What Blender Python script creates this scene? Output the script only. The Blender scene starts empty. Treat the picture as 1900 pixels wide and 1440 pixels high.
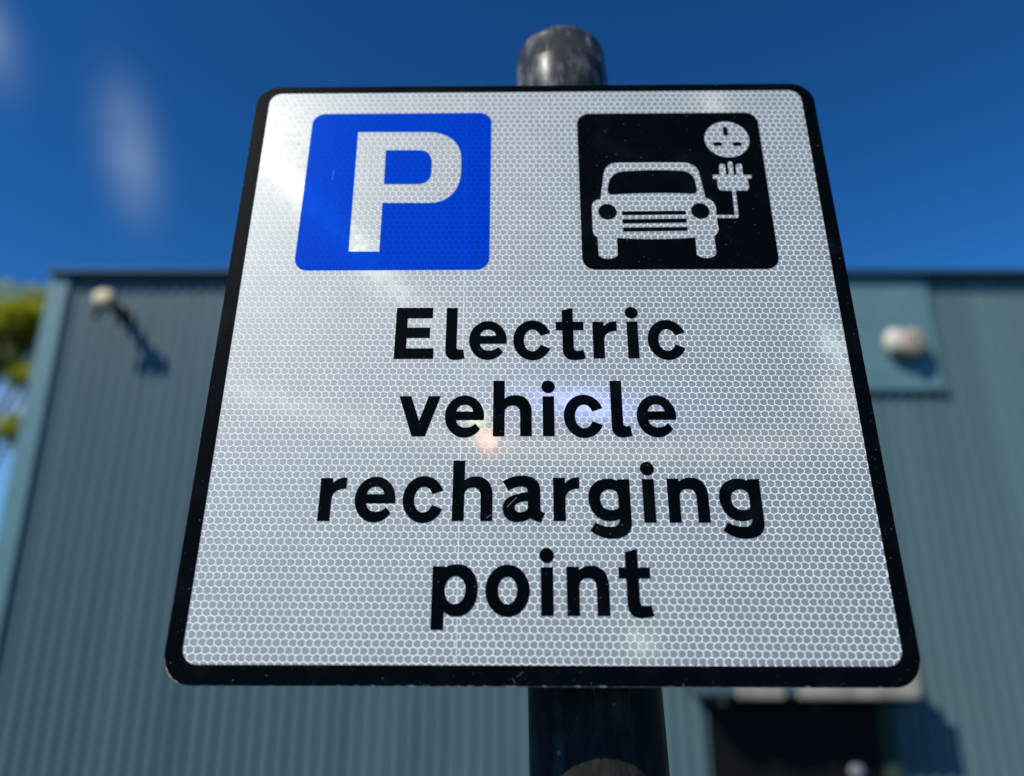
import bpy, bmesh, math, random
from mathutils import Vector, Matrix
from mathutils.geometry import tessellate_polygon
random.seed(7)
sc = bpy.context.scene
C = bpy.context.collection
R = math.radians

# ------------------------------------------------------------------ camera, sky, sun, exposure
CAMZ = 2.6
PITCH = R(17.5)
cam_d = bpy.data.cameras.new('camera')
cam = bpy.data.objects.new('camera', cam_d)
C.objects.link(cam)
cam.location = (0, 0, CAMZ)
cam.rotation_euler = (R(90) + PITCH, 0, 0)
cam_d.sensor_width = 36
cam_d.lens = 1360 / 1900 * 36
cam_d.clip_start = 0.02
cam_d.clip_end = 3000
cam_d.dof.use_dof = True
cam_d.dof.focus_distance = 0.50
cam_d.dof.aperture_fstop = 2.5
sc.camera = cam
bpy.context.view_layer.update()
CAMM = Matrix.Translation((0, 0, CAMZ)) @ Matrix.Rotation(R(90) + PITCH, 4, 'X')

SUN = Vector((-.531, -.478, .701)).normalized()       # towards the sun
sun_d = bpy.data.lights.new('sun', 'SUN')
sun_d.energy = 5.0
sun_d.angle = R(0.53)
sun_d.color = (1.0, .955, .88)
sun_o = bpy.data.objects.new('sun', sun_d)
C.objects.link(sun_o)
sun_o.rotation_euler = (-SUN).to_track_quat('-Z', 'Y').to_euler()

w = bpy.data.worlds.new('World'); sc.world = w; w.use_nodes = True
nt = w.node_tree; N = nt.nodes; L = nt.links
N.clear()
wout = N.new('ShaderNodeOutputWorld'); bg = N.new('ShaderNodeBackground')
sky = N.new('ShaderNodeTexSky'); sky.sky_type = 'NISHITA'; sky.sun_disc = False
sky.sun_elevation = math.asin(SUN.z)
sky.sun_rotation = math.atan2(SUN.x, SUN.y)
sky.altitude = 400; sky.air_density = 1.0; sky.dust_density = 0.0; sky.ozone_density = 4.0
tint = N.new('ShaderNodeMix'); tint.data_type = 'RGBA'; tint.blend_type = 'MULTIPLY'; tint.inputs[0].default_value = 1
tint.inputs[7].default_value = (.14, .475, .62, 1)
gam = N.new('ShaderNodeGamma'); gam.inputs[1].default_value = 1.43
L.new(sky.outputs[0], gam.inputs[0]); L.new(gam.outputs[0], tint.inputs[6])
# thin wisps of cloud: soft patches broken up by noise, in sky directions
geo = N.new('ShaderNodeTexCoord')
def px_dir(x, y):
    v = CAMM.to_3x3() @ Vector(((x - 950) / 1360, (720 - y) / 1360, -1)); return v.normalized()
nz = N.new('ShaderNodeTexNoise'); nz.inputs['Scale'].default_value = 7; nz.inputs['Detail'].default_value = 5
L.new(geo.outputs['Generated'], nz.inputs['Vector'])
nz2 = N.new('ShaderNodeTexNoise'); nz2.inputs['Scale'].default_value = 16; nz2.inputs['Detail'].default_value = 7; nz2.inputs['Roughness'].default_value = .6
L.new(geo.outputs['Generated'], nz2.inputs['Vector'])
def math_n(op, a, b=None, tree=None):
    n = (tree or nt).nodes.new('ShaderNodeMath'); n.operation = op
    for i, q in enumerate((a, b)):
        if q is None: continue
        if isinstance(q, (int, float)): n.inputs[i].default_value = q
        else: (tree or nt).links.new(q, n.inputs[i])
    return n.outputs[0]
def vdot(a, vec):
    n = N.new('ShaderNodeVectorMath'); n.operation = 'DOT_PRODUCT'; L.new(a, n.inputs[0]); n.inputs[1].default_value = vec
    return n.outputs['Value']
cloud = None
for (x, y, ax, ay, amt) in ((241, 290, 42, 92, .40), (225, 200, 40, 60, .06), (-40, 45, 38, 70, .42), (30, 770, 60, 75, .8), (20, 900, 60, 40, .3)):
    d = px_dir(x, y); ex = (px_dir(x + 5, y) - d).normalized(); ey = (px_dir(x, y + 5) - d).normalized()
    u = math_n('DIVIDE', vdot(geo.outputs['Generated'], ex), ax / 1450); v = math_n('DIVIDE', vdot(geo.outputs['Generated'], ey), ay / 1450)
    r0u, r0v = d.dot(ex) / (ax / 1450), d.dot(ey) / (ay / 1450)
    u = math_n('SUBTRACT', u, r0u); v = math_n('SUBTRACT', v, r0v)
    wob = math_n('MULTIPLY', math_n('SUBTRACT', nz.outputs[0], .5), .25)
    r2 = math_n('ADD', math_n('POWER', math_n('ABSOLUTE', math_n('ADD', u, wob)), 2), math_n('POWER', math_n('ABSOLUTE', v), 2))
    front = math_n('GREATER_THAN', vdot(geo.outputs['Generated'], d), 0)
    g = math_n('MULTIPLY', math_n('MULTIPLY', math_n('EXPONENT', math_n('MULTIPLY', r2, -1.1)), math_n('MULTIPLY', math_n('ADD', nz2.outputs[0], .35), amt)), front)
    cloud = g if cloud is None else math_n('ADD', cloud, g)
cm = N.new('ShaderNodeMix'); cm.data_type = 'RGBA'; cm.clamp_factor = True
hz = N.new('ShaderNodeMix'); hz.data_type = 'RGBA'; hz.clamp_factor = True      # pale air along the horizon
L.new(math_n('MULTIPLY', math_n('EXPONENT', math_n('MULTIPLY', math_n('MAXIMUM', vdot(geo.outputs['Generated'], (0, 0, 1)), 0), -11)), .75), hz.inputs[0])
L.new(tint.outputs[2], hz.inputs[6]); hz.inputs[7].default_value = (1.9, 3.3, 5.2, 1)
L.new(cloud, cm.inputs[0]); L.new(hz.outputs[2], cm.inputs[6]); cm.inputs[7].default_value = (3.4, 4.7, 6.6, 1)
L.new(cm.outputs[2], bg.inputs[0]); bg.inputs[1].default_value = .10
L.new(bg.outputs[0], wout.inputs[0])

sc.view_settings.view_transform = 'Standard'; sc.view_settings.look = 'None'
sc.view_settings.exposure = 0.05; sc.view_settings.gamma = 1
sc.render.engine = 'CYCLES'
sc.cycles.use_denoising = True
sc.cycles.max_bounces = 8; sc.cycles.transparent_max_bounces = 12
sc.cycles.use_adaptive_sampling = False
sc.cycles.caustics_reflective = False; sc.cycles.caustics_refractive = False

# ------------------------------------------------------------------ helpers
def mat(name):
    m = bpy.data.materials.new(name); m.use_nodes = True
    return m, m.node_tree, m.node_tree.nodes['Principled BSDF']
def simple(name, col, rough=.5, spec=.5, metal=0, noise=0, nscale=5, bump=0, bscale=40):
    m, t, p = mat(name)
    p.inputs['Base Color'].default_value = (*col, 1); p.inputs['Roughness'].default_value = rough
    p.inputs['Specular IOR Level'].default_value = spec; p.inputs['Metallic'].default_value = metal
    g = t.nodes.new('ShaderNodeNewGeometry')
    if noise:
        n = t.nodes.new('ShaderNodeTexNoise'); n.inputs['Scale'].default_value = nscale; n.inputs['Detail'].default_value = 6
        t.links.new(g.outputs['Position'], n.inputs['Vector'])
        r = t.nodes.new('ShaderNodeMapRange'); r.inputs[1].default_value = .3; r.inputs[2].default_value = .7
        r.inputs[3].default_value = 1 - noise; r.inputs[4].default_value = 1 + noise
        t.links.new(n.outputs[0], r.inputs[0])
        x = t.nodes.new('ShaderNodeVectorMath'); x.operation = 'SCALE'; x.inputs[0].default_value = col
        t.links.new(r.outputs[0], x.inputs['Scale']); t.links.new(x.outputs[0], p.inputs['Base Color'])
    if bump:
        n = t.nodes.new('ShaderNodeTexNoise'); n.inputs['Scale'].default_value = bscale; n.inputs['Detail'].default_value = 4
        t.links.new(g.outputs['Position'], n.inputs['Vector'])
        b = t.nodes.new('ShaderNodeBump'); b.inputs['Strength'].default_value = bump; b.inputs['Distance'].default_value = .002
        t.links.new(n.outputs[0], b.inputs['Height']); t.links.new(b.outputs[0], p.inputs['Normal'])
    return m
def link(name, me, m=None, parent=None):
    o = bpy.data.objects.new(name, me); C.objects.link(o)
    if m and me is not None and not me.materials: me.materials.append(m)
    if parent: o.parent = parent
    return o
def from_py(name, v, f, m, parent=None, smooth=False):
    me = bpy.data.meshes.new(name); me.from_pydata(v, [], f); me.update()
    if smooth:
        for p in me.polygons: p.use_smooth = True
    return link(name, me, m, parent)
def from_bm(name, bm, m, parent=None, smooth=False):
    bmesh.ops.recalc_face_normals(bm, faces=bm.faces[:])
    me = bpy.data.meshes.new(name); bm.to_mesh(me); bm.free()
    if smooth:
        for p in me.polygons: p.use_smooth = True
    return link(name, me, m, parent)
def box(bm, a, b, bev=0):
    r = bmesh.ops.create_cube(bm, size=1)
    vs = r['verts']
    bmesh.ops.scale(bm, verts=vs, vec=[b[i] - a[i] for i in range(3)])
    bmesh.ops.translate(bm, verts=vs, vec=[(a[i] + b[i]) / 2 for i in range(3)])
    if bev:
        es = list({e for v in vs for e in v.link_edges})
        bmesh.ops.bevel(bm, geom=es, offset=bev, segments=2, profile=.5, affect='EDGES')
def boxo(name, a, b, m, parent=None, bev=0):
    bm = bmesh.new(); box(bm, a, b, bev); return from_bm(name, bm, m, parent)
def tube(bm, p0, p1, r0, r1, n=12, caps=True):
    p0, p1 = Vector(p0), Vector(p1); d = (p1 - p0)
    q = d.to_track_quat('Z', 'Y').to_matrix()
    a = [bm.verts.new(p0 + q @ Vector((r0 * math.cos(2 * math.pi * i / n), r0 * math.sin(2 * math.pi * i / n), 0))) for i in range(n)]
    b = [bm.verts.new(p1 + q @ Vector((r1 * math.cos(2 * math.pi * i / n), r1 * math.sin(2 * math.pi * i / n), 0))) for i in range(n)]
    for i in range(n): bm.faces.new((a[i], a[(i + 1) % n], b[(i + 1) % n], b[i]))
    if caps: bm.faces.new(a[::-1]); bm.faces.new(b)
def lathe(name, prof, m, parent=None, n=64, M=None):
    bm = bmesh.new(); rings = []
    for r, z in prof:
        rings.append([bm.verts.new((r * math.cos(2 * math.pi * i / n), r * math.sin(2 * math.pi * i / n), z)) for i in range(n)] if r > 1e-6 else [bm.verts.new((0, 0, z))])
    for A, B in zip(rings, rings[1:]):
        for i in range(n):
            q = [A[i % len(A)], A[(i + 1) % len(A)], B[(i + 1) % len(B)], B[i % len(B)]]
            u = []
            for x in q:
                if x not in u: u.append(x)
            if len(u) > 2: bm.faces.new(u)
    if M is not None: bm.transform(M)
    return from_bm(name, bm, m, parent, True)
def empty(name, loc, label, cat, group=None):
    o = bpy.data.objects.new(name, None); C.objects.link(o); o.location = loc; o.empty_display_size = .1
    o['label'] = label; o['category'] = cat
    if group: o['group'] = group
    return o
def struct(o): o['kind'] = 'structure'; return o

# ------------------------------------------------------------------ ground
m_asphalt = simple('asphalt', (.055, .055, .056), .85, .3, noise=.35, nscale=9, bump=.5, bscale=120)
struct(from_py('ground', [(-400, -400, 0), (400, -400, 0), (400, 400, 0), (-400, 400, 0)], [(0, 1, 2, 3)], m_asphalt))

# ------------------------------------------------------------------ the metal clad building
TEAL = (.086, .146, .154)
def clad_mat():
    m, t, p = mat('teal_cladding')
    g = t.nodes.new('ShaderNodeNewGeometry'); oi = t.nodes.new('ShaderNodeObjectInfo')
    mp = t.nodes.new('ShaderNodeMapping'); mp.inputs['Scale'].default_value = (2.4, 2.4, .10)
    t.links.new(g.outputs['Position'], mp.inputs[0])
    n = t.nodes.new('ShaderNodeTexNoise'); n.inputs['Scale'].default_value = 1; n.inputs['Detail'].default_value = 5
    t.links.new(mp.outputs[0], n.inputs['Vector'])
    a = math_n('MULTIPLY', math_n('SUBTRACT', n.outputs[0], .5, t), .75, t)
    b = math_n('MULTIPLY', math_n('SUBTRACT', oi.outputs['Random'], .5, t), .10, t)
    f = math_n('ADD', math_n('ADD', a, b, t), 1, t)
    x = t.nodes.new('ShaderNodeVectorMath'); x.operation = 'SCALE'; x.inputs[0].default_value = TEAL
    t.links.new(f, x.inputs['Scale']); t.links.new(x.outputs[0], p.inputs['Base Color'])
    p.inputs['Roughness'].default_value = .42; p.inputs['Specular IOR Level'].default_value = .4
    return m
m_clad = clad_mat()
m_flash = simple('teal_flashing', (.105, .20, .215), .4, .4, noise=.08, nscale=3)
m_cope = simple('dark_coping', (.055, .095, .105), .5, .3, noise=.1)
YW = 7.0; XL = -4.585; XR = 8.415; ZT = 6.02
bld = empty('metal_clad_building', (0, YW, 0), 'teal corrugated metal building standing behind the parking sign', 'building')
def bc(o):
    o.parent = bld; o.matrix_parent_inverse = Matrix.Translation((0, -YW, 0)); return o
PITCHX, DEP = .125, .030
def sheet_mesh(nr):
    prof = []
    for i in range(nr):
        x = i * PITCHX
        prof += [(x, 0), (x + .045, 0), (x + .060, -DEP), (x + .110, -DEP)]
    prof += [(nr * PITCHX, 0), (nr * PITCHX + .03, -.001)]
    v, f = [], []
    for x, y in prof: v += [(x, y, 0), (x, y, ZT)]
    for i in range(len(prof) - 1): f.append((2 * i, 2 * i + 2, 2 * i + 3, 2 * i + 1))
    me = bpy.data.meshes.new('cladding_sheet'); me.from_pydata(v, [], f); me.materials.append(m_clad)
    return me
sm = sheet_mesh(8)
for i in range(13):
    o = bc(link('cladding_sheet', sm)); o.location = (XL + i * 1.0, YW - .0015 * (i % 2) - .002, 0)
bc(boxo('corner_flashing', (XL - .215, YW - .080, 0), (XL - .004, YW + .30, ZT - .002), m_flash, bev=.006))
bc(boxo('coping', (XL - .23, YW - .15, ZT + .003), (XR + .1, YW + .3, ZT + .028), m_cope, bev=.006))
bc(boxo('roof', (XL - .2, YW + .31, ZT - .25), (XR, YW + 14, ZT - .1), m_cope))
bc(boxo('end_wall', (XL - .2, YW + .32, 0), (XL - .1, YW + 14, ZT - .26), m_clad))
bc(boxo('back_wall', (XL - .09, YW + 13.8, 0), (XR, YW + 13.95, ZT - .26), m_clad))
bc(boxo('far_end_wall', (XR - .1, YW + .32, 0), (XR, YW + 13.79, ZT - .26), m_clad))
bc(boxo('inner_wall', (XL - .08, YW + .12, 0), (XR - .12, YW + .2, ZT - .3), m_cope))
# flat panel under the lamp on the right, with a dark strip standing in for the shade along its bottom
PZ0 = 4.78
bc(boxo('flat_panel', (2.4, YW - .060, PZ0), (4.30, YW - .041, ZT - .003), m_flash, bev=.004))
bc(boxo('panel_shade_strip', (2.38, YW - .075, PZ0 - .03), (4.33, YW - .041, PZ0 - .003), m_cope, bev=.003))
# doorway with canopy
m_beige = simple('beige_fascia', (.27, .245, .20), .7, .15, noise=.3, nscale=6)
m_frame = simple('dark_green_frame', (.03, .05, .04), .6, .15, noise=.1)
m_door = simple('doorway_shade', (.006, .007, .007), .4, .1, noise=.2)  # shade inside the doorway, put into the door colour as near-black
m_pale = simple('pale_plate', (.22, .22, .25), .4, .5)
CZ = 1.975
can = bc(boxo('canopy', (1.56, YW - .46, CZ + .02), (3.35, YW - .041, CZ + .39), m_cope, bev=.01))
for fx0, fx1 in ((1.86, 2.25), (2.36, 3.375)):
    boxo('fascia', (fx0, YW - .485, CZ), (fx1, YW - .462, CZ + .40), m_beige, can, bev=.012)
for bx in (1.72, 2.5, 3.2):
    boxo('bracket', (bx, YW - .44, CZ - .05), (bx + .05, YW - .042, CZ + .017), m_frame, can)
door = bc(boxo('door', (1.70, YW - .06, .02), (3.17, YW - .041, CZ), m_door))
for zz in (.18, 1.15):
    boxo('door_panel', (1.90, YW - .072, zz), (2.44, YW - .061, zz + .75), m_door, door, bev=.004)
    boxo('door_panel', (2.54, YW - .072, zz), (3.08, YW - .061, zz + .75), m_door, door, bev=.004)
lathe('handle_plate', [(0, .03), (.045, .028), (.06, .015), (.062, 0)], m_pale, door, 24, Matrix.Translation((2.93, YW - .073, 1.37)) @ Matrix.Rotation(R(90), 4, 'X'))
fr = bc(boxo('door_frame', (3.173, YW - .10, 0), (3.31, YW - .041, CZ + .01), m_frame, bev=.006))

# ------------------------------------------------------------------ wall lamps
m_cream = simple('cream_plastic', (.66, .55, .33), .5, .3)
m_tan = simple('tan_plastic', (.36, .30, .215), .5, .2, noise=.2, nscale=12)
m_white = simple('white_lens', (.52, .48, .40), .5, .2)
m_dark = simple('dark_metal', (.03, .035, .04), .5, .5)
lm = empty('arm_floodlight', (-4.0, YW - .026, 5.59), 'cream floodlight on a short arm near the left end of the wall', 'lamp')
def lp(o): o.parent = lm; o.matrix_parent_inverse = Matrix.Translation(-Vector(lm.location)); return o
lp(boxo('bracket', (-4.06, YW - .055, 5.50), (-3.94, YW - .038, 5.68), m_dark, bev=.006))
bm = bmesh.new(); tube(bm, (-4.0, YW - .04, 5.59), (-4.0, YW - .36, 5.59), .062, .062, 20)
lp(from_bm('arm', bm, m_dark, None, True))
hd = lp(lathe('lamp_head', [(0, .06), (.05, .055), (.078, .04), (.09, .01), (.09, -.03), (.075, -.055), (.05, -.065), (0, -.065)], m_cream, None, 40,
      Matrix.Translation((-4.0, YW - .40, 5.60)) @ Matrix.Rotation(R(90), 4, 'X') @ Matrix.Diagonal((1.2, 1.0, 1, 1))))
bm = bmesh.new(); tube(bm, (-4.085, YW - .33, 5.53), (-4.105, YW - .35, 5.43), .03, .035)
lp(from_bm('sensor', bm, m_dark, None, True))

LX, LZ = 3.93, 5.235
lm2 = empty('twin_wall_light', (LX, YW - .076, LZ), 'round white and tan wall light on the flat panel right of the sign', 'lamp')
def lp2(o): o.parent = lm2; o.matrix_parent_inverse = Matrix.Translation(-Vector(lm2.location)); return o
lp2(boxo('base_plate', (LX - .12, YW - .11, LZ - .06), (LX + .14, YW - .0605, LZ + .06), m_tan, bev=.008))
lp2(lathe('lens', [(0, .075), (.06, .068), (.10, .045), (.125, .0), (.12, -.03)], m_white, None, 36,
     Matrix.Translation((LX - .085, YW - .15, LZ + .01)) @ Matrix.Rotation(R(90), 4, 'X') @ Matrix.Diagonal((1, 1.15, 1, 1))))
lp2(lathe('housing', [(0, .06), (.08, .06), (.145, .045), (.155, .01), (.145, -.04), (.09, -.06)], m_tan, None, 36,
     Matrix.Translation((LX + .07, YW - .16, LZ - .01)) @ Matrix.Rotation(R(90), 4, 'X') @ Matrix.Rotation(R(12), 4, 'Y')))

# ------------------------------------------------------------------ tree beyond the building's left corner
m_bark = simple('bark', (.10, .075, .055), .9, .2, noise=.3, nscale=14, bump=.6, bscale=60)
def leaf_mat():
    m, t, p = mat('leaf')
    g = t.nodes.new('ShaderNodeNewGeometry')
    cr = t.nodes.new('ShaderNodeValToRGB')
    cr.color_ramp.elements[0].color = (.16, .19, .012, 1); cr.color_ramp.elements[1].color = (.40, .40, .02, 1)
    t.links.new(g.outputs['Random Per Island'], cr.inputs[0]); t.links.new(cr.outputs[0], p.inputs['Base Color'])
    p.inputs['Roughness'].default_value = .55; p.inputs['Specular IOR Level'].default_value = .3
    tr = t.nodes.new('ShaderNodeBsdfTranslucent'); tr.inputs[0].default_value = (.42, .44, .02, 1)
    mx = t.nodes.new('ShaderNodeMixShader'); mx.inputs[0].default_value = .5
    t.links.new(p.outputs[0], mx.inputs[1]); t.links.new(tr.outputs[0], mx.inputs[2])
    t.links.new(mx.outputs[0], t.nodes['Material Output'].inputs[0])
    return m
m_leaf = leaf_mat()
TX, TY = -9.95, 13.0
tree = empty('broadleaf_tree', (TX, TY, 0), 'leafy yellow green tree rising behind the left corner of the building', 'tree')
bm = bmesh.new()
tr_pts = [(0, 0, 0), (.10, .05, 2.5), (-.05, .05, 4.6), (.12, 0, 6.6), (.25, 0, 8.2)]
rr = [.20, .17, .14, .11, .05]
for (a, b, ra, rb) in zip(tr_pts, tr_pts[1:], rr, rr[1:]): tube(bm, a, b, ra, rb, 10)
limbs = []
for (z0, dx, dy, dz) in ((5.6, .9, .2, 2.2), (5.8, -1.3, .3, 1.9), (6.2, .8, -.5, 1.7), (6.6, -.8, -.6, 1.4), (6.9, .5, .8, 1.3), (4.6, -1.2, -.3, 2.6), (4.9, .95, .0, 2.0), (4.3, .75, .1, 1.6), (7.2, .9, .1, 1.0)):
    p0 = Vector((.05, 0, z0)); p1 = p0 + Vector((dx * .5, dy * .5, dz * .35)); p2 = p0 + Vector((dx, dy, dz))
    tube(bm, p0, p1, .06, .045, 8); tube(bm, p1, p2, .045, .015, 8); limbs.append(p2)
    for k in range(3):
        e = p1.lerp(p2, .3 + .3 * k) ; tube(bm, e, e + Vector((random.uniform(-.5, .5), random.uniform(-.5, .5), random.uniform(.1, .5))), .02, .008, 6)
from_bm('trunk', bm, m_bark, tree, True)
def crown(name, blobs, n, ls):
    v, f = [], []
    for i in range(n):
        c, rad = random.choice(blobs)
        d = Vector((random.gauss(0, 1), random.gauss(0, 1), random.gauss(0, 1))).normalized() * (random.random() ** .45)
        p = Vector(c) + Vector((d.x * rad[0], d.y * rad[1], d.z * rad[2]))
        q = Matrix.Rotation(random.uniform(0, 6.28), 3, 'Z') @ Matrix.Rotation(random.uniform(-1.2, 1.2), 3, 'X')
        s = ls * random.uniform(.6, 1.3); k = len(v)
        for a, b, cc in ((-1, 0, 0), (0, -.45, .12), (1, 0, 0), (0, .45, .12)): v.append(tuple(p + q @ Vector((a * s, b * s, cc * s))))
        f.append((k, k + 1, k + 2, k + 3))
    return from_py(name, v, f, m_leaf, tree)
bl = [((l.x * .9 + .2, l.y, min(l.z, 8.3)), (.55, .55, .30)) for l in limbs]
bl += [((.3, .2, 7.25), (.8, .8, .35)), ((-.5, 0, 6.9), (.9, .8, .5)), ((.9, .1, 8.2), (.7, .8, .6)), ((.15, 0, 8.25), (.95, .9, .55)), ((-.85, 0, 8.1), (1.0, .9, .6)), ((1.3, .1, 8.35), (.5, .6, .52)), ((1.2, .1, 7.95), (.5, .6, .45)), ((.3, .1, 7.75), (.6, .6, .25)), ((-1.6, .2, 7.7), (.8, .8, .5))]
crown('crown', bl, 14000, .075)

# ------------------------------------------------------------------ the sign
# pose of the sign plate in camera space (x right, y up, z towards the viewer)
RS = ((.99991946, .00262363), (.00214264, .92946075), (.01250955, -.36891169))
ax = Vector((RS[0][0], RS[1][0], RS[2][0])); ay = Vector((RS[0][1], RS[1][1], RS[2][1])); az = ax.cross(ay)
S3 = Matrix((ax, ay, az)).transposed()
SM = CAMM @ (Matrix.Translation((.01717579, .03539886, -.51408382)) @ S3.to_4x4())
SMR = SM.to_3x3()
F = 1360.
Tn = Vector((.01717579, .03539886, -.51408382))
def px(x, y):
    "point of the photograph -> millimetres on the sign face"
    d = Vector(((x - 950) / F, (720 - y) / F, -1)); k = Tn.dot(az) / d.dot(az); P = d * k - Tn
    return (P.dot(ax) * 1000, P.dot(ay) * 1000)

sign = empty('parking_sign', (0, 0, 0), 'white reflective electric vehicle parking sign with black border and blue P panel', 'sign')
sign.matrix_world = SM

# ---- path helpers (millimetres)
def bez(p0, p1, p2, p3, n=8):
    return [tuple((1 - t) ** 3 * p0[i] + 3 * (1 - t) ** 2 * t * p1[i] + 3 * (1 - t) * t * t * p2[i] + t ** 3 * p3[i] for i in (0, 1)) for t in [k / n for k in range(1, n + 1)]]
def path(*seg):
    "seg: (x,y) = line to, (c1,c2,p) = cubic to"
    out = [seg[0]]
    for s in seg[1:]:
        if isinstance(s[0], (int, float)): out.append(s)
        else: out += bez(out[-1], s[0], s[1], s[2])
    return out
def arc(cx, cy, rx, ry, a0, a1, n=40):
    return [(cx + rx * math.cos(R(a0 + (a1 - a0) * k / n)), cy + ry * math.sin(R(a0 + (a1 - a0) * k / n))) for k in range(n + 1)]
def rrect(x0, y0, x1, y1, r, n=10):
    p = []
    for cx, cy, a in ((x1 - r, y1 - r, 0), (x0 + r, y1 - r, 90), (x0 + r, y0 + r, 180), (x1 - r, y0 + r, 270)):
        p += arc(cx, cy, r, r, a, a + 90, n)
    return p
def clean(p):
    o = []
    for q in p:
        if not o or (abs(q[0] - o[-1][0]) + abs(q[1] - o[-1][1])) > 1e-4: o.append(q)
    if abs(o[0][0] - o[-1][0]) + abs(o[0][1] - o[-1][1]) < 1e-4: o.pop()
    return o
def flat(name, shapes, z, m, parent, th=.06):
    "shapes: list of (outer, [holes]) in mm; a thin film with its own thickness"
    v, f = [], []
    for outer, holes in shapes:
        loops = [clean(outer)] + [clean(h) for h in holes]
        vv = [[Vector((x, y, 0)) for x, y in l] for l in loops]
        tris = tessellate_polygon(vv)
        k = len(v); fl = [q for l in loops for q in l]; n = len(fl)
        v += [(x / 1000, y / 1000, z / 1000) for x, y in fl]
        for t in tris:
            a, b, c = (fl[i] for i in t)
            s = (b[0] - a[0]) * (c[1] - a[1]) - (b[1] - a[1]) * (c[0] - a[0])
            if abs(s) < 1e-9: continue
            f.append(tuple(k + i for i in (t if s > 0 else t[::-1])))
        if th:
            k2 = len(v); v += [(x / 1000, y / 1000, (z - th) / 1000) for x, y in fl]
            s = 0
            for l in loops:
                for i in range(len(l)):
                    a, b = s + i, s + (i + 1) % len(l); f.append((k + a, k2 + a, k2 + b, k + b))
                s += len(l)
    return from_py(name, v, f, m, parent)

# ---- materials of the sign
def lobe_nodes(t, base, lobes):
    "adds the mirror facets of the micro prisms: each facet set has its own fixed normal"
    out = base
    gi = t.nodes.new('ShaderNodeNewGeometry'); oi = t.nodes.new('ShaderNodeObjectInfo')
    rnd = math_n('FRACT', math_n('ADD', gi.outputs['Random Per Island'], oi.outputs['Random'], t), None, t)
    vary = math_n('ADD', math_n('MULTIPLY', rnd, .8, t), .6, t)
    for (pxl, col, rough, wgt, aniso, ang) in lobes:
        x, y = px(*pxl); P = SM @ Vector((x / 1000, y / 1000, 0))
        V = (Vector((0, 0, CAMZ)) - P).normalized(); Hn = (V + SUN).normalized()
        g = t.nodes.new('ShaderNodeBsdfAnisotropic'); g.distribution = 'GGX'
        g.inputs['Color'].default_value = (*[c * wgt for c in col], 1); g.inputs['Roughness'].default_value = rough
        g.inputs['Anisotropy'].default_value = aniso
        vs = t.nodes.new('ShaderNodeVectorMath'); vs.operation = 'SCALE'; vs.inputs[0].default_value = [c * wgt for c in col]
        t.links.new(vary, vs.inputs['Scale']); t.links.new(vs.outputs[0], g.inputs['Color'])
        g.inputs['Normal'].default_value = Hn
        n = t.nodes.new('ShaderNodeCombineXYZ')
        for i in range(3): n.inputs[i].default_value = Hn[i]
        t.links.new(n.outputs[0], g.inputs['Normal'])
        if aniso:
            tg = SMR @ Vector((math.cos(R(ang)), math.sin(R(ang)), 0)); tg = (tg - Hn * tg.dot(Hn)).normalized()
            c = t.nodes.new('ShaderNodeCombineXYZ')
            for i in range(3): c.inputs[i].default_value = tg[i]
            t.links.new(c.outputs[0], g.inputs['Tangent'])
        a = t.nodes.new('ShaderNodeAddShader'); t.links.new(out, a.inputs[0]); t.links.new(g.outputs[0], a.inputs[1]); out = a.outputs[0]
    return out
LOBES = [((590, 390), (1, 1, .95), .19, .0013, .62, 48),  # glints put in by hand: spot, tint, spread, strength, stretch, angle
         ((470, 215), (1, 1, 1), .22, .0010, .3, 90),
         ((1085, 750), (.26, .34, 1), .14, .0012, .5, 85),
         ((905, 815), (1, .38, .20), .085, .00016, 0, 0),
         ((885, 775), (.7, 1, .3), .06, .00010, 0, 0),
         ((1010, 832), (1, .88, .66), .26, .0011, .85, 90),
         ((1545, 640), (.75, 1, 1), .12, .00016, .3, 20),
         ((1565, 740), (1, .92, .75), .13, .00016, 0, 0),
         ((1190, 1195), (.7, 1, .75), .10, .00007, 0, 0),
         ((1320, 190), (1, .92, .75), .10, .00006, 0, 0)]
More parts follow.
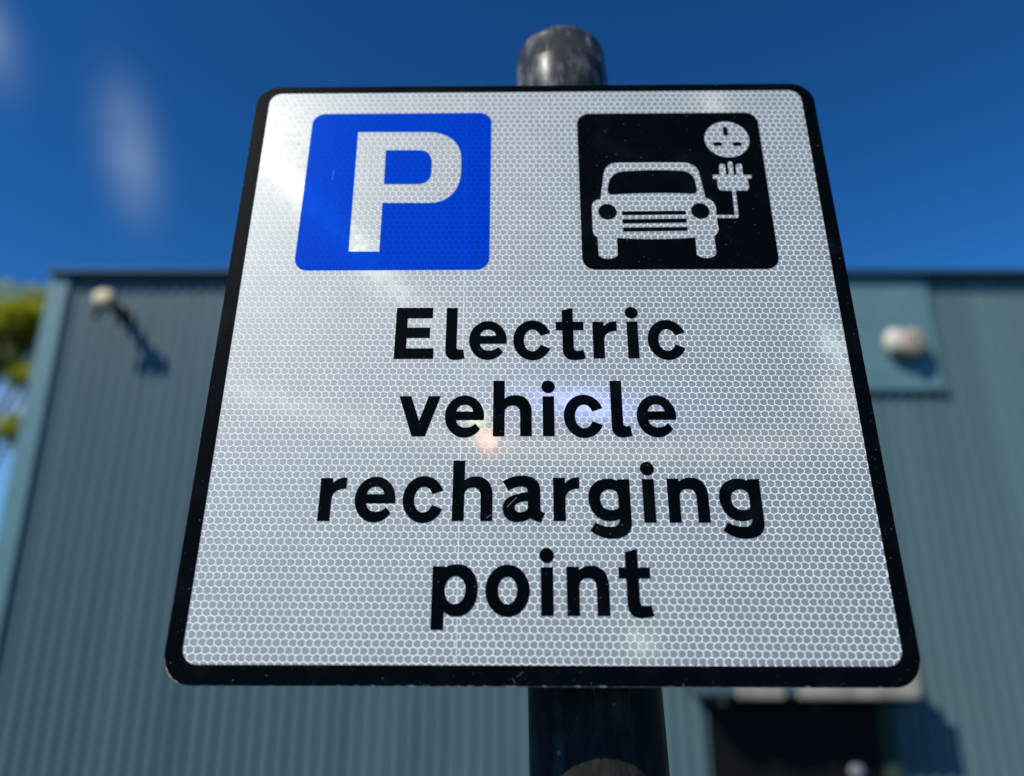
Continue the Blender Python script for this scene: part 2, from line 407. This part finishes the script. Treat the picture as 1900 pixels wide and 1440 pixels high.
def sheet_mat(name, col, rough, spec, cell):
    m, t, p = mat(name)
    p.inputs['Base Color'].default_value = (*col, 1)
    p.inputs['Roughness'].default_value = rough; p.inputs['Specular IOR Level'].default_value = spec
    g = t.nodes.new('ShaderNodeNewGeometry')
    n = t.nodes.new('ShaderNodeTexNoise'); n.inputs['Scale'].default_value = 45; n.inputs['Detail'].default_value = 5
    t.links.new(g.outputs['Position'], n.inputs['Vector'])
    r = t.nodes.new('ShaderNodeMapRange'); r.inputs[1].default_value = .3; r.inputs[2].default_value = .7; r.inputs[3].default_value = .93; r.inputs[4].default_value = 1.05
    t.links.new(n.outputs[0], r.inputs[0])
    x = t.nodes.new('ShaderNodeVectorMath'); x.operation = 'SCALE'; x.inputs[0].default_value = col
    t.links.new(r.outputs[0], x.inputs['Scale']); t.links.new(x.outputs[0], p.inputs['Base Color'])
    n3 = t.nodes.new('ShaderNodeTexNoise'); n3.inputs['Scale'].default_value = 26; n3.inputs['Detail'].default_value = 8; n3.inputs['Roughness'].default_value = .7
    t.links.new(g.outputs['Position'], n3.inputs['Vector'])
    st = math_n('MULTIPLY', math_n('MAXIMUM', math_n('SUBTRACT', n3.outputs[0], .62, t), 0, t), 2.2, t)
    dm = t.nodes.new('ShaderNodeMix'); dm.data_type = 'RGBA'; dm.inputs[7].default_value = (.52, .50, .45, 1)
    t.links.new(st, dm.inputs[0]); t.links.new(x.outputs[0], dm.inputs[6]); t.links.new(dm.outputs[2], p.inputs['Base Color'])
    out = p.outputs[0]
    if cell:
        gl = t.nodes.new('ShaderNodeBsdfGlossy'); gl.inputs['Color'].default_value = (.85, .86, .82, 1); gl.inputs['Roughness'].default_value = .62
        mx = t.nodes.new('ShaderNodeMixShader'); mx.inputs[0].default_value = .17
        t.links.new(out, mx.inputs[1]); t.links.new(gl.outputs[0], mx.inputs[2])
        out = lobe_nodes(t, mx.outputs[0], LOBES)
    else:
        out = lobe_nodes(t, out, [LOBES[1]])
    t.links.new(out, t.nodes['Material Output'].inputs[0])
    return m
m_cell = sheet_mat('prismatic_cells', (.178, .204, .198), .35, .5, True)
m_seal = sheet_mat('cell_seal_lines', (.92, .93, .89), .4, .3, False)
def black_film():
    m, t, p = mat('black_film')
    g = t.nodes.new('ShaderNodeNewGeometry')
    def specks(scale, thr, keep):
        v = t.nodes.new('ShaderNodeTexVoronoi'); v.inputs['Scale'].default_value = scale; v.inputs['Randomness'].default_value = 1
        t.links.new(g.outputs['Position'], v.inputs['Vector'])
        a = math_n('LESS_THAN', v.outputs['Distance'], thr, t)
        s = t.nodes.new('ShaderNodeSeparateColor'); t.links.new(v.outputs['Color'], s.inputs[0])
        return math_n('MULTIPLY', a, math_n('LESS_THAN', s.outputs[0], keep, t), t)
    s = math_n('MAXIMUM', specks(260, .10, .16), math_n('MULTIPLY', specks(520, .14, .12), .5, t), t)
    n = t.nodes.new('ShaderNodeTexNoise'); n.inputs['Scale'].default_value = 30; n.inputs['Detail'].default_value = 6
    t.links.new(g.outputs['Position'], n.inputs['Vector'])
    dust = math_n('MULTIPLY', math_n('MAXIMUM', math_n('SUBTRACT', n.outputs[0], .54, t), 0, t), .03, t)
    f = math_n('ADD', math_n('MULTIPLY', s, .17, t), dust, t)
    mx = t.nodes.new('ShaderNodeMix'); mx.data_type = 'RGBA'; mx.inputs[6].default_value = (.0012, .0022, .0035, 1); mx.inputs[7].default_value = (.6, .62, .6, 1)
    t.links.new(f, mx.inputs[0]); t.links.new(mx.outputs[2], p.inputs['Base Color'])
    p.inputs['Roughness'].default_value = .42; p.inputs['Specular IOR Level'].default_value = .02
    n2 = t.nodes.new('ShaderNodeTexNoise'); n2.inputs['Scale'].default_value = 700; n2.inputs['Detail'].default_value = 3
    t.links.new(g.outputs['Position'], n2.inputs['Vector'])
    b = t.nodes.new('ShaderNodeBump'); b.inputs['Strength'].default_value = .25; b.inputs['Distance'].default_value = .0004
    t.links.new(n2.outputs[0], b.inputs['Height']); t.links.new(b.outputs[0], p.inputs['Normal'])
    return m
m_black = black_film()
def blue_film():
    m, t, p = mat('blue_film')
    tr = t.nodes.new('ShaderNodeBsdfTransparent'); tr.inputs[0].default_value = (.0, .40, 1.0, 1)
    t.nodes.remove(p)
    gl = t.nodes.new('ShaderNodeBsdfGlossy'); gl.inputs['Roughness'].default_value = .3
    df = t.nodes.new('ShaderNodeBsdfDiffuse'); df.inputs[0].default_value = (.0, .045, .72, 1)
    m1 = t.nodes.new('ShaderNodeMixShader'); m1.inputs[0].default_value = .43
    t.links.new(tr.outputs[0], m1.inputs[1]); t.links.new(df.outputs[0], m1.inputs[2])
    m2 = t.nodes.new('ShaderNodeMixShader'); m2.inputs[0].default_value = .004
    t.links.new(m1.outputs[0], m2.inputs[1]); t.links.new(gl.outputs[0], m2.inputs[2])
    t.links.new(m2.outputs[0], t.nodes['Material Output'].inputs[0])
    return m
m_blue = blue_film()
m_alu = simple('aluminium_plate', (.34, .32, .27), .45, .4, .4, noise=.2, nscale=60)
m_rail = simple('grey_rail', (.25, .25, .26), .45, .5, .6)

# ---- plate, sheeting, border
OX, OY = 225., 227.
outer = rrect(-OX, -OY, OX, OY, 18, 12)
def ragged(p):
    o = []
    for i in range(len(p)):
        a, b = p[i], p[(i + 1) % len(p)]
        n = max(1, int(math.hypot(b[0] - a[0], b[1] - a[1]) / 2.2))
        for k in range(n):
            x, y = a[0] + (b[0] - a[0]) * k / n, a[1] + (b[1] - a[1]) * k / n
            s = random.uniform(.25, .6) if y < -OY + 14 else random.uniform(.18, .3)
            if y < -OY + 14 and random.random() < .12: s += random.uniform(.3, .9)
            r = math.hypot(x, y); o.append((x - math.copysign(s, x) * (abs(abs(x) - OX) < 19), y - math.copysign(s, y) * (abs(abs(y) - OY) < 19)))
    return o
flat('plate', [(outer, [])], 0, m_alu, sign, 3.0)
inner = rrect(-214.6, -215.2, 214.8, 220.6, 10, 10)
sheet = flat('sheeting', [(rrect(-OX + 1.2, -OY + 1.4, OX - 1.2, OY - 1.2, 17, 12), [])], .25, m_seal, sign, .25)
flat('border', [(ragged(outer), [inner])], .60, m_black, sign, .3)

# ---- honeycomb cells of the prismatic sheeting
BX0, BX1, BY0, BY1 = -177.2, -34.0, 54.6, 199.2
KX0, KX1, KY0, KY1 = 34.0, 177.2, 54.4, 197.6
PT = 5.0; RP = PT * math.sqrt(3) / 2; CR = PT / math.sqrt(3)
def cell_poly(par, s=.88):
    d = .85 * (1 if par else -1)
    sl = 1.15; h = (RP - sl) / 2; CT = h + sl
    q = [(0, CT), (PT / 2, h), (PT / 2 + d, 0), (PT / 2, -h), (0, -CT), (-PT / 2, -h), (-PT / 2 + d, 0), (-PT / 2, h)]
    out = []
    n = len(q)
    for i in range(n):      # soften the corners
        p0, p1, p2 = q[i - 1], q[i], q[(i + 1) % n]
        out.append(tuple(p1[k] * .86 + p0[k] * .14 for k in (0, 1))); out.append(tuple(p1[k] * .86 + p2[k] * .14 for k in (0, 1)))
    return [(x * s, y * s) for x, y in out]
ZC = .31
pol = [cell_poly(0), cell_poly(1)]
cell_me = []
for k in (0, 1):
    me = bpy.data.meshes.new('reflective_cell')
    me.from_pydata([(x / 1000, y / 1000, 0) for x, y in pol[k]], [], [tuple(range(len(pol[k])))]); me.materials.append(m_cell); cell_me.append(me)
spots = []
j = 0; y = -221.
ca, sa = math.cos(R(-.35)), math.sin(R(-.35))
while y < 224:
    x = -222. + (PT / 2 if j % 2 else 0)
    while x < 222:
        X, Y = x * ca - y * sa, x * sa + y * ca
        if -217 < X < 217 and -217.5 < Y < 223 and not (KX0 + 130 < X < KX1 - 3 and KY0 + 3 < Y < KY1 - 60 and False):
            spots.append((X, Y, j % 2))
        x += PT
    y += RP; j += 1
inside = [s for s in spots if abs(s[0]) < 211 and -212 < s[1]]
inside.sort(key=lambda s: (round(s[1] / RP), abs(s[0])))
big = set(inside[:300])
v, f = [], []
for s in spots:
    if s in big:
        o = link('reflective_cell', cell_me[s[2]]); o.parent = sheet; o.location = (s[0] / 1000, s[1] / 1000, ZC / 1000); continue
    k = len(v); jit = 0
    v += [((s[0] + x) / 1000, (s[1] + y) / 1000, ZC / 1000) for x, y in pol[s[2]]]; f.append(tuple(range(k, k + len(pol[0]))))
rest = from_py('reflective_cells', v, f, m_cell, sheet); rest['kind'] = 'stuff'

# ---- blue P panel
def zp(pts, off, s):
    out = []
    for q in pts:
        if isinstance(q[0], (int, float)): out.append(px(off[0] + q[0] / s, off[1] + q[1] / s))
        else: out.append(tuple(px(off[0] + a / s, off[1] + b / s) for a, b in q))
    return path(*out)
o1, s1 = (520, 180), 4.236
Pout = zp([(613, 278), (1170, 278), ((1330, 278), (1423, 370), (1423, 490)), (1421, 590), ((1415, 740), (1320, 835), (1170, 835)), (803, 835), (778, 1218), (537, 1216)], o1, s1)
Pin = zp([(830, 420), (1085, 420), ((1160, 420), (1191, 455), (1191, 520)), (1188, 590), ((1183, 650), (1150, 687), (1070, 687)), (815, 687)], o1, s1)
flat('blue_panel', [(rrect(BX0, BY0, BX1, BY1, 10), [Pout]), (Pin, [])], .42, m_blue, sign, 0)

# ---- black symbol panel with the car, the cable, the plug and the socket left clear
oc, scc = (1085, 290), 7.2
op, sp = (1290, 215), 6.857
def seg(lst, off, s):
    r = []
    for q in lst:
        if isinstance(q[0], (int, float)): r.append(px(off[0] + q[0] / s, off[1] + q[1] / s))
        else: r.append(tuple(px(off[0] + a / s, off[1] + b / s) for a, b in q))
    return r
car = seg([(430, 88), (930, 84), (1290, 85), ((1400, 88), (1480, 120), (1520, 210)), (1612, 560), ((1680, 572), (1738, 620), (1752, 710)), (1757, 792)], oc, scc)
car += seg([(275, 1262), (497, 1262), (464, 958), (352, 957), ((310, 955), (288, 935), (284, 900)), (272, 810), (222, 808), (217, 750), (306, 750), (297, 640), ((297, 600), (376, 600), (380, 640)),
            (390, 750), (426, 750), (409, 610), ((409, 570), (468, 570), (472, 610)), (488, 750), (524, 750), (509, 640), ((509, 600), (590, 600), (594, 640)), (605, 750), (714, 752), (712, 802), (664, 808),
            (682, 900), ((684, 935), (668, 955), (640, 957)), (514, 957), (550, 1270), ((553, 1292), (545, 1305), (525, 1305)), (277, 1305)], op, sp)
car += seg([(1762, 832), (1784, 970), ((1785, 1015), (1770, 1045), (1728, 1064)), (1756, 1305), ((1725, 1385), (1540, 1385), (1494, 1310)), (1475, 1090), ((1150, 1115), (750, 1118), (428, 1096)), (441, 1322),
            ((400, 1390), (220, 1395), (182, 1318)), (168, 1085), ((125, 1060), (104, 1025), (102, 970)), (92, 690), ((92, 615), (130, 580), (206, 574)), (250, 235), ((262, 140), (330, 90), (430, 88))], oc, scc)
car = path(*car)
win = path(*seg([(365, 514), ((650, 492), (1150, 485), (1430, 502)), ((1480, 500), (1500, 475), (1494, 440)), (1470, 330), ((1445, 240), (1370, 205), (1280, 198)), ((1000, 183), (750, 190), (520, 205)),
                 ((410, 215), (345, 265), (323, 340)), (303, 440), ((300, 490), (320, 514), (365, 514))], oc, scc))
def circ(p, r, n=48): return arc(p[0], p[1], r, r, 0, 360, n)
hl = px(oc[0] + 302 / scc, oc[1] + 745 / scc); hr = px(oc[0] + 1542 / scc, oc[1] + 733 / scc)
bars = [seg(q, oc, scc) for q in ([(497, 740), (1345, 730), (1350, 780), (498, 790)], [(500, 845), (1358, 836), (1362, 888), (505, 900)], [(508, 957), (1367, 949), (1370, 997), (510, 1008)])]
e1 = px(op[0] + 112 / sp, op[1] + 290 / sp); e2 = px(op[0] + 688 / sp, op[1] + 318 / sp); e3 = px(op[0] + 352 / sp, op[1] + 76 / sp); e4 = px(op[0] + 432 / sp, op[1] + 533 / sp)
scx, scy = (e1[0] + e2[0]) / 2, (e3[1] + e4[1]) / 2
sr = (abs(e2[0] - e1[0]) + abs(e3[1] - e4[1])) / 4
socket = circ((scx, scy), sr)
def capsule(cx, cy, w_, h_): return rrect(cx - w_ / 2, cy - h_ / 2, cx + w_ / 2, cy + h_ / 2, min(w_, h_) * .42, 5)
t1 = px(op[0] + 381 / sp, op[1] + 200 / sp); t2 = px(op[0] + 282 / sp, op[1] + 362 / sp); t3 = px(op[0] + 530 / sp, op[1] + 362 / sp)
bp = flat('black_panel', [(rrect(KX0, KY0, KX1, KY1, 10), [car, socket])], .50, m_black, sign)
flat('windscreen_mark', [(win, [])], .50, m_black, bp)
flat('headlamp_mark', [(circ(hl, 6.9), [])], .50, m_black, bp); flat('headlamp_mark', [(circ(hr, 6.9), [])], .50, m_black, bp)
for b in bars: flat('grille_bar', [(b, [])], .50, m_black, bp)
for c_, dims in ((t1, (3.5, 8.6)), (t2, (6.8, 3.4)), (t3, (6.8, 3.4))): flat('socket_slot', [(capsule(*c_, *dims), [])], .50, m_black, bp)

# ---- lettering (each glyph drawn in millimetres from its left edge and base line)
G = {}
G['E'] = [([(0, 0), (27.4, 0), (27.4, 7.9), (8.1, 7.9), (8.1, 16.1), (24.4, 16.1), (24.4, 24), (8.1, 24), (8.1, 31.5), (25.9, 31.5), (25.9, 39.8), (0, 39.8)], [])]
G['l'] = [(path((0, 39.6), (0, 6.5), ((0, 2), (2.6, -.9), (6.6, -.9)), ((8.8, -.9), (11.2, -.5), (13.5, .3)), (12.4, 7.0), (10.2, 6.8), ((8.4, 6.8), (7.7, 7.6), (7.7, 9.2)), (7.7, 39.6)), [])]
G['e'] = [(arc(13.2, 14.05, 13.15, 14.95, -10.2, 323.6, 64) + path((20.6, 8.8), ((18.6, 6.7), (16.4, 6.0), (14.0, 6.0)), ((10.6, 6.0), (8.1, 8.2), (7.6, 11.4))),
           [path((7.5, 17.4), (18.9, 17.4), ((18.3, 20.6), (16.2, 22.4), (13.2, 22.4)), ((10.2, 22.4), (8.1, 20.6), (7.5, 17.4)))])]
G['c'] = [(arc(13.5, 14.05, 13.5, 15.35, 22, 335.6, 60) + arc(13.5, 13.9, 6.1, 8.45, 336, 24.5, 36), [])]
G['t'] = [(path((4.5, 37.3), (12.2, 39.3), (12.2, 28.2), (19.6, 28.2), (19.5, 21.7), (12.3, 21.7), (12.3, 9.0), ((12.3, 6.8), (13.2, 5.7), (15.0, 5.7)), ((16.4, 5.7), (17.7, 6.0), (19.0, 6.4)), (20.5, 0.1),
                ((18, -.7), (15.2, -1.2), (12.4, -1.2)), ((7.2, -1.2), (4.6, 2), (4.6, 7.2)), (4.6, 21.7), (0, 21.7), (0, 28.2), (4.5, 28.2)), [])]
G['r'] = [(path((0, 0), (7.8, 0), (7.8, 13.5), ((7.8, 18.6), (11.0, 21.1), (16.9, 21.1)), (17.0, 28.5), ((12.8, 28.6), (9.8, 27.2), (7.9, 24.6)), (7.8, 28.2), (0, 28.2)), [])]
G['i'] = [([(0, 0), (7.7, 0), (7.7, 28.3), (0, 28.3)], []), (circ((3.85, 35.3), 4.55), [])]
G['v'] = [([(0, 28.6), (9.6, 0), (18.5, 0), (28, 28.6), (20.0, 28.6), (14.15, 10.8), (8.0, 28.6)], [])]
G['h'] = [(path((0, 0), (7.7, 0), (7.7, 16.5), ((7.8, 20), (9.8, 21.8), (13.0, 21.8)), ((16.4, 21.8), (18.1, 19.8), (18.2, 15.8)), (18.2, 0), (25.9, 0), (25.9, 17.0), ((25.9, 24.5), (22, 29.2), (15.2, 29.2)),
                ((12, 29.2), (9.4, 28.2), (7.7, 26.6)), (7.7, 39.8), (0, 39.8)), [])]
G['n'] = [(path((0, 0), (7.7, 0), (7.7, 16.5), ((7.8, 20), (9.8, 21.8), (13.2, 21.8)), ((16.6, 21.8), (18.3, 19.8), (18.4, 15.8)), (18.4, 0), (26.1, 0), (26.1, 17.0), ((26.1, 24.6), (22.4, 29.3), (15.6, 29.3)),
                ((12.4, 29.3), (9.7, 28.4), (7.8, 26.6)), (7.7, 28.6), (0, 28.6)), [])]
G['a'] = [(path((0, 25.8), (3.7, 19.6), ((6.6, 21.6), (9.8, 22.6), (12.6, 22.4)), ((15.2, 22.2), (16.2, 21.2), (16.2, 18.9)), ((12.5, 18.2), (7.2, 17.4), (3.9, 15.2)), ((1.3, 13.5), (0, 11.2), (0, 8.2)),
                ((0, 2.8), (3.8, -.7), (8.9, -.7)), ((12.4, -.7), (15.8, .3), (17.7, 1.9)), ((19.4, .4), (22.2, -.5), (24.8, -.8)), (27.3, 5.4), ((25, 5.6), (24.3, 6.6), (24.3, 8.6)), (24.3, 20.2),
                ((24.3, 26.4), (19.8, 29.7), (12.7, 29.7)), ((8, 29.7), (3.6, 28.2), (0, 25.8))),
          [path((16.2, 12.9), ((12.4, 12.7), (7.7, 11.8), (7.7, 8.8)), ((7.7, 6.8), (9.2, 5.7), (11.4, 5.7)), ((14.2, 5.7), (16.2, 7.0), (16.2, 8.8)))])]
G['g'] = [(path((26.9, 28.3), (19.2, 28.1), (18.9, 27.3), ((17.4, 28.2), (15.4, 28.6), (13.1, 28.6)), ((5.4, 28.6), (0, 23.4), (0, 16.2)), ((0, 7.6), (5.2, .9), (12.8, .9)), ((15.2, .9), (17.6, 1.3), (19.4, 2.3)),
                ((19.4, -1.0), (17.6, -2.6), (14.0, -2.6)), ((10.4, -2.6), (7.0, -1.6), (3.9, .1)), (.6, -5.2), ((5, -8.6), (9.4, -10.2), (14.2, -10.2)), ((22.4, -10.2), (27.1, -6.6), (27.1, .4))),
          [path((19.2, 9.4), ((17.9, 8.4), (16.2, 8.0), (14.5, 8.0)), ((10.2, 8.0), (7.6, 11.2), (7.6, 15.6)), ((7.6, 19.2), (10.2, 21.5), (14.0, 21.5)), ((17.2, 21.5), (19.2, 19.6), (19.2, 16.2)))])]
G['p'] = [(path((0, -8.0), (7.7, -8.0), (7.8, 2.3), ((9.8, .3), (12.6, -.5), (15.6, -.5)), ((23, -.5), (28.3, 6.2), (28.3, 15.2)), ((28.3, 24.0), (23.2, 30.0), (16.0, 30.0)), ((12.6, 30.0), (9.8, 29.6), (7.9, 28.2)), (7.7, 28.8), (0, 28.8)),
          [arc(14.3, 14.8, 6.4, 8.1, 0, 360, 48)])]
G['o'] = [(arc(13.7, 14.6, 13.7, 15.2, 0, 360, 64), [arc(13.7, 14.6, 5.9, 8.0, 0, 360, 48)])]
LINES = [(-16.2, 1.0, [('E', -99.4), ('l', -63.7), ('e', -47.3), ('c', -16.4), ('t', 13.5), ('r', 39.4), ('i', 63.4), ('c', 77.6)]),
         (-72.6, 1.0, [('v', -93.6), ('e', -62.2), ('h', -29.8), ('i', 3.6), ('c', 17.7), ('l', 49.5), ('e', 66.5)]),
         (-129.2, 1.0, [('r', -141.3), ('e', -118.4), ('c', -87.4), ('h', -55.4), ('a', -23.0), ('r', 9.6), ('g', 32.1), ('i', 67.1), ('n', 83.1), ('g', 115.9)]),
         (-187.0, 1.025, [('p', -66.1), ('o', -33.2), ('i', 1.0), ('n', 16.9), ('t', 49.1)])]
for li, (yb, sy, gl) in enumerate(LINES):
    for ch, xl in gl:
        dy = -1.0 * (xl > 20) if li == 2 else 0
        tf = lambda l: [(x + xl, y * sy + yb + dy) for x, y in l]
        flat('letter', [(tf(o_), [tf(h) for h in hs]) for o_, hs in G[ch]], .50, m_black, sign)

# ---- sheet seam and the maker's faint marks pressed into the sheeting
m_seam = simple('pale_seam', (.80, .86, .90), .4, .4)
a, b = px(868.5, 172), px(846.5, 1236)
flat('seam', [([(b[0] - .24, b[1]), (b[0] + .24, b[1]), (a[0] + .24, a[1]), (a[0] - .24, a[1])], [])], .37, m_seam, sign, 0)
def strokes(lst, off, s, w_):
    sh = []
    for p0, p1 in lst:
        q0, q1 = Vector(px(off[0] + p0[0] / s, off[1] + p0[1] / s)), Vector(px(off[0] + p1[0] / s, off[1] + p1[1] / s))
        n = (q1 - q0).normalized(); n = Vector((-n.y, n.x)) * w_ / 2
        sh.append(([tuple(q0 - n), tuple(q1 - n), tuple(q1 + n), tuple(q0 + n)], []))
    return sh
flat('pressed_mark', strokes([((812, 220), (830, 600)), ((440, 840), (500, 845)), ((740, 845), (870, 850)), ((570, 955), (690, 1010)), ((720, 1040), (580, 1110)), ((460, 1235), (660, 1235)), ((740, 1225), (880, 1225))], (1020, 930), 20.57, .38), .45, m_seam, sign, 0)
m_scr = simple('scratch', (.5, .52, .55), .5, .3)
flat('scratch', strokes([((545, 550), (645, 452)), ((340, 660), (388, 622))], (840, 840), 5.429, .14) + strokes([((885, 610), (900, 520))], (420, 200), 4.5, .12) + strokes([((1800, 40), (1825, 15)), ((1790, 70), (1775, 45))], (240, 1240), 2.5, .07), .63, m_scr, sign, 0)

# ---- rails on the back of the plate
for vv in (150, -150):
    bm = bmesh.new(); box(bm, (-.20, vv / 1000 - .012, -.0145), (.20, vv / 1000 + .012, -.0032), .001); from_bm('rail', bm, m_rail, sign)

# ------------------------------------------------------------------ the post
def post_mat(name, dust):
    m, t, p = mat(name)
    g = t.nodes.new('ShaderNodeNewGeometry')
    mp = t.nodes.new('ShaderNodeMapping'); mp.inputs['Scale'].default_value = (1, 1, .35); t.links.new(g.outputs['Position'], mp.inputs[0])
    n = t.nodes.new('ShaderNodeTexNoise'); n.inputs['Scale'].default_value = 90; n.inputs['Detail'].default_value = 8; n.inputs['Roughness'].default_value = .65
    t.links.new(mp.outputs[0], n.inputs['Vector'])
    d = math_n('MULTIPLY', math_n('MAXIMUM', math_n('SUBTRACT', n.outputs[0], .48, t), 0, t), .7, t)
    v = t.nodes.new('ShaderNodeTexVoronoi'); v.inputs['Scale'].default_value = 150; t.links.new(g.outputs['Position'], v.inputs['Vector'])
    sp_ = math_n('MULTIPLY', math_n('LESS_THAN', v.outputs['Distance'], .22, t), math_n('GREATER_THAN', n.outputs[0], .6, t), t)
    f_ = math_n('MULTIPLY', math_n('ADD', d, math_n('MULTIPLY', sp_, .5, t), t), dust, t)
    mx = t.nodes.new('ShaderNodeMix'); mx.data_type = 'RGBA'; mx.inputs[6].default_value = (.013 + .009 * dust, .013 + .009 * dust, .0125 + .009 * dust, 1); mx.inputs[7].default_value = (.42, .42, .42, 1)
    t.links.new(f_, mx.inputs[0]); t.links.new(mx.outputs[2], p.inputs['Base Color'])
    p.inputs['Roughness'].default_value = .30 + .01 * dust ; p.inputs['Specular IOR Level'].default_value = max(.02, .065 * (dust - .5) + .02)
    b = t.nodes.new('ShaderNodeBump'); b.inputs['Strength'].default_value = .2; b.inputs['Distance'].default_value = .001
    t.links.new(n.outputs[0], b.inputs['Height']); t.links.new(b.outputs[0], p.inputs['Normal'])
    return m
m_post = post_mat('black_post_paint', .5); m_cap = post_mat('dusty_cap_paint', 2.6)
def ray_hit(x, y, zl):
    "where the sight line through a photo point meets the plane zl metres behind the sign face, in sign space"
    o = SM.inverted() @ Vector((0, 0, CAMZ)); q = Vector((px(x, y)[0] / 1000, px(x, y)[1] / 1000, 0)); d = q - o
    return o + d * ((zl - o.z) / d.z)
GAP = .034
RT, RB = .0405, .0455
pt = ray_hit(1042, 157, -(GAP + .044)); pb = ray_hit(1103, 1281, -(GAP + .044))
axd = (pt - pb).normalized()
def on_axis(v): return pb + axd * ((v - pb.y) / axd.y)
top = on_axis(pt.y + .034); bot_l = on_axis(-.9)
TW, PBW = SM @ top, SM @ pb
axw = (TW - PBW).normalized()
base = PBW - axw * (PBW.z / axw.z)
post = empty('sign_post', base, 'round black painted post holding up the parking sign', 'post')
Q = axw.to_track_quat('Z', 'Y').to_matrix().to_4x4(); Q.translation = base
post.matrix_world = Q
LEN = (TW - base).length; zb = (PBW - base).length
rad = lambda z: RB + (RT - RB) * (z - zb) / (LEN - zb)
lathe('shaft', [(rad(zb) + .003, -.3), (rad(zb) + .002, zb - .35), (RB, zb), (rad(LEN - .015), LEN - .015), (0, LEN - .015)], m_post, post, 96)
prof = [(RT + .0004, LEN - .12), (RT + .0022, LEN - .119), (RT + .0028, LEN - .034), (RT + .0026, LEN - .0325), (RT + .0018, LEN - .032), (RT + .0018, LEN - .009)]
for k in range(1, 9):
    a = R(90 * k / 8); prof.append((RT + .0018 - .009 + .009 * math.cos(a), LEN - .009 + .009 * math.sin(a)))
lathe('cap', prof + [(RT - .020, LEN + .0004), (0, LEN + .001)], m_cap, post, 96)
for vv in (.150, -.150):
    c = on_axis(vv); boxo('clip', (c.x - .03, vv - .016, -.034), (c.x + .03, vv + .016, -.0148), m_rail, sign, bev=.003)
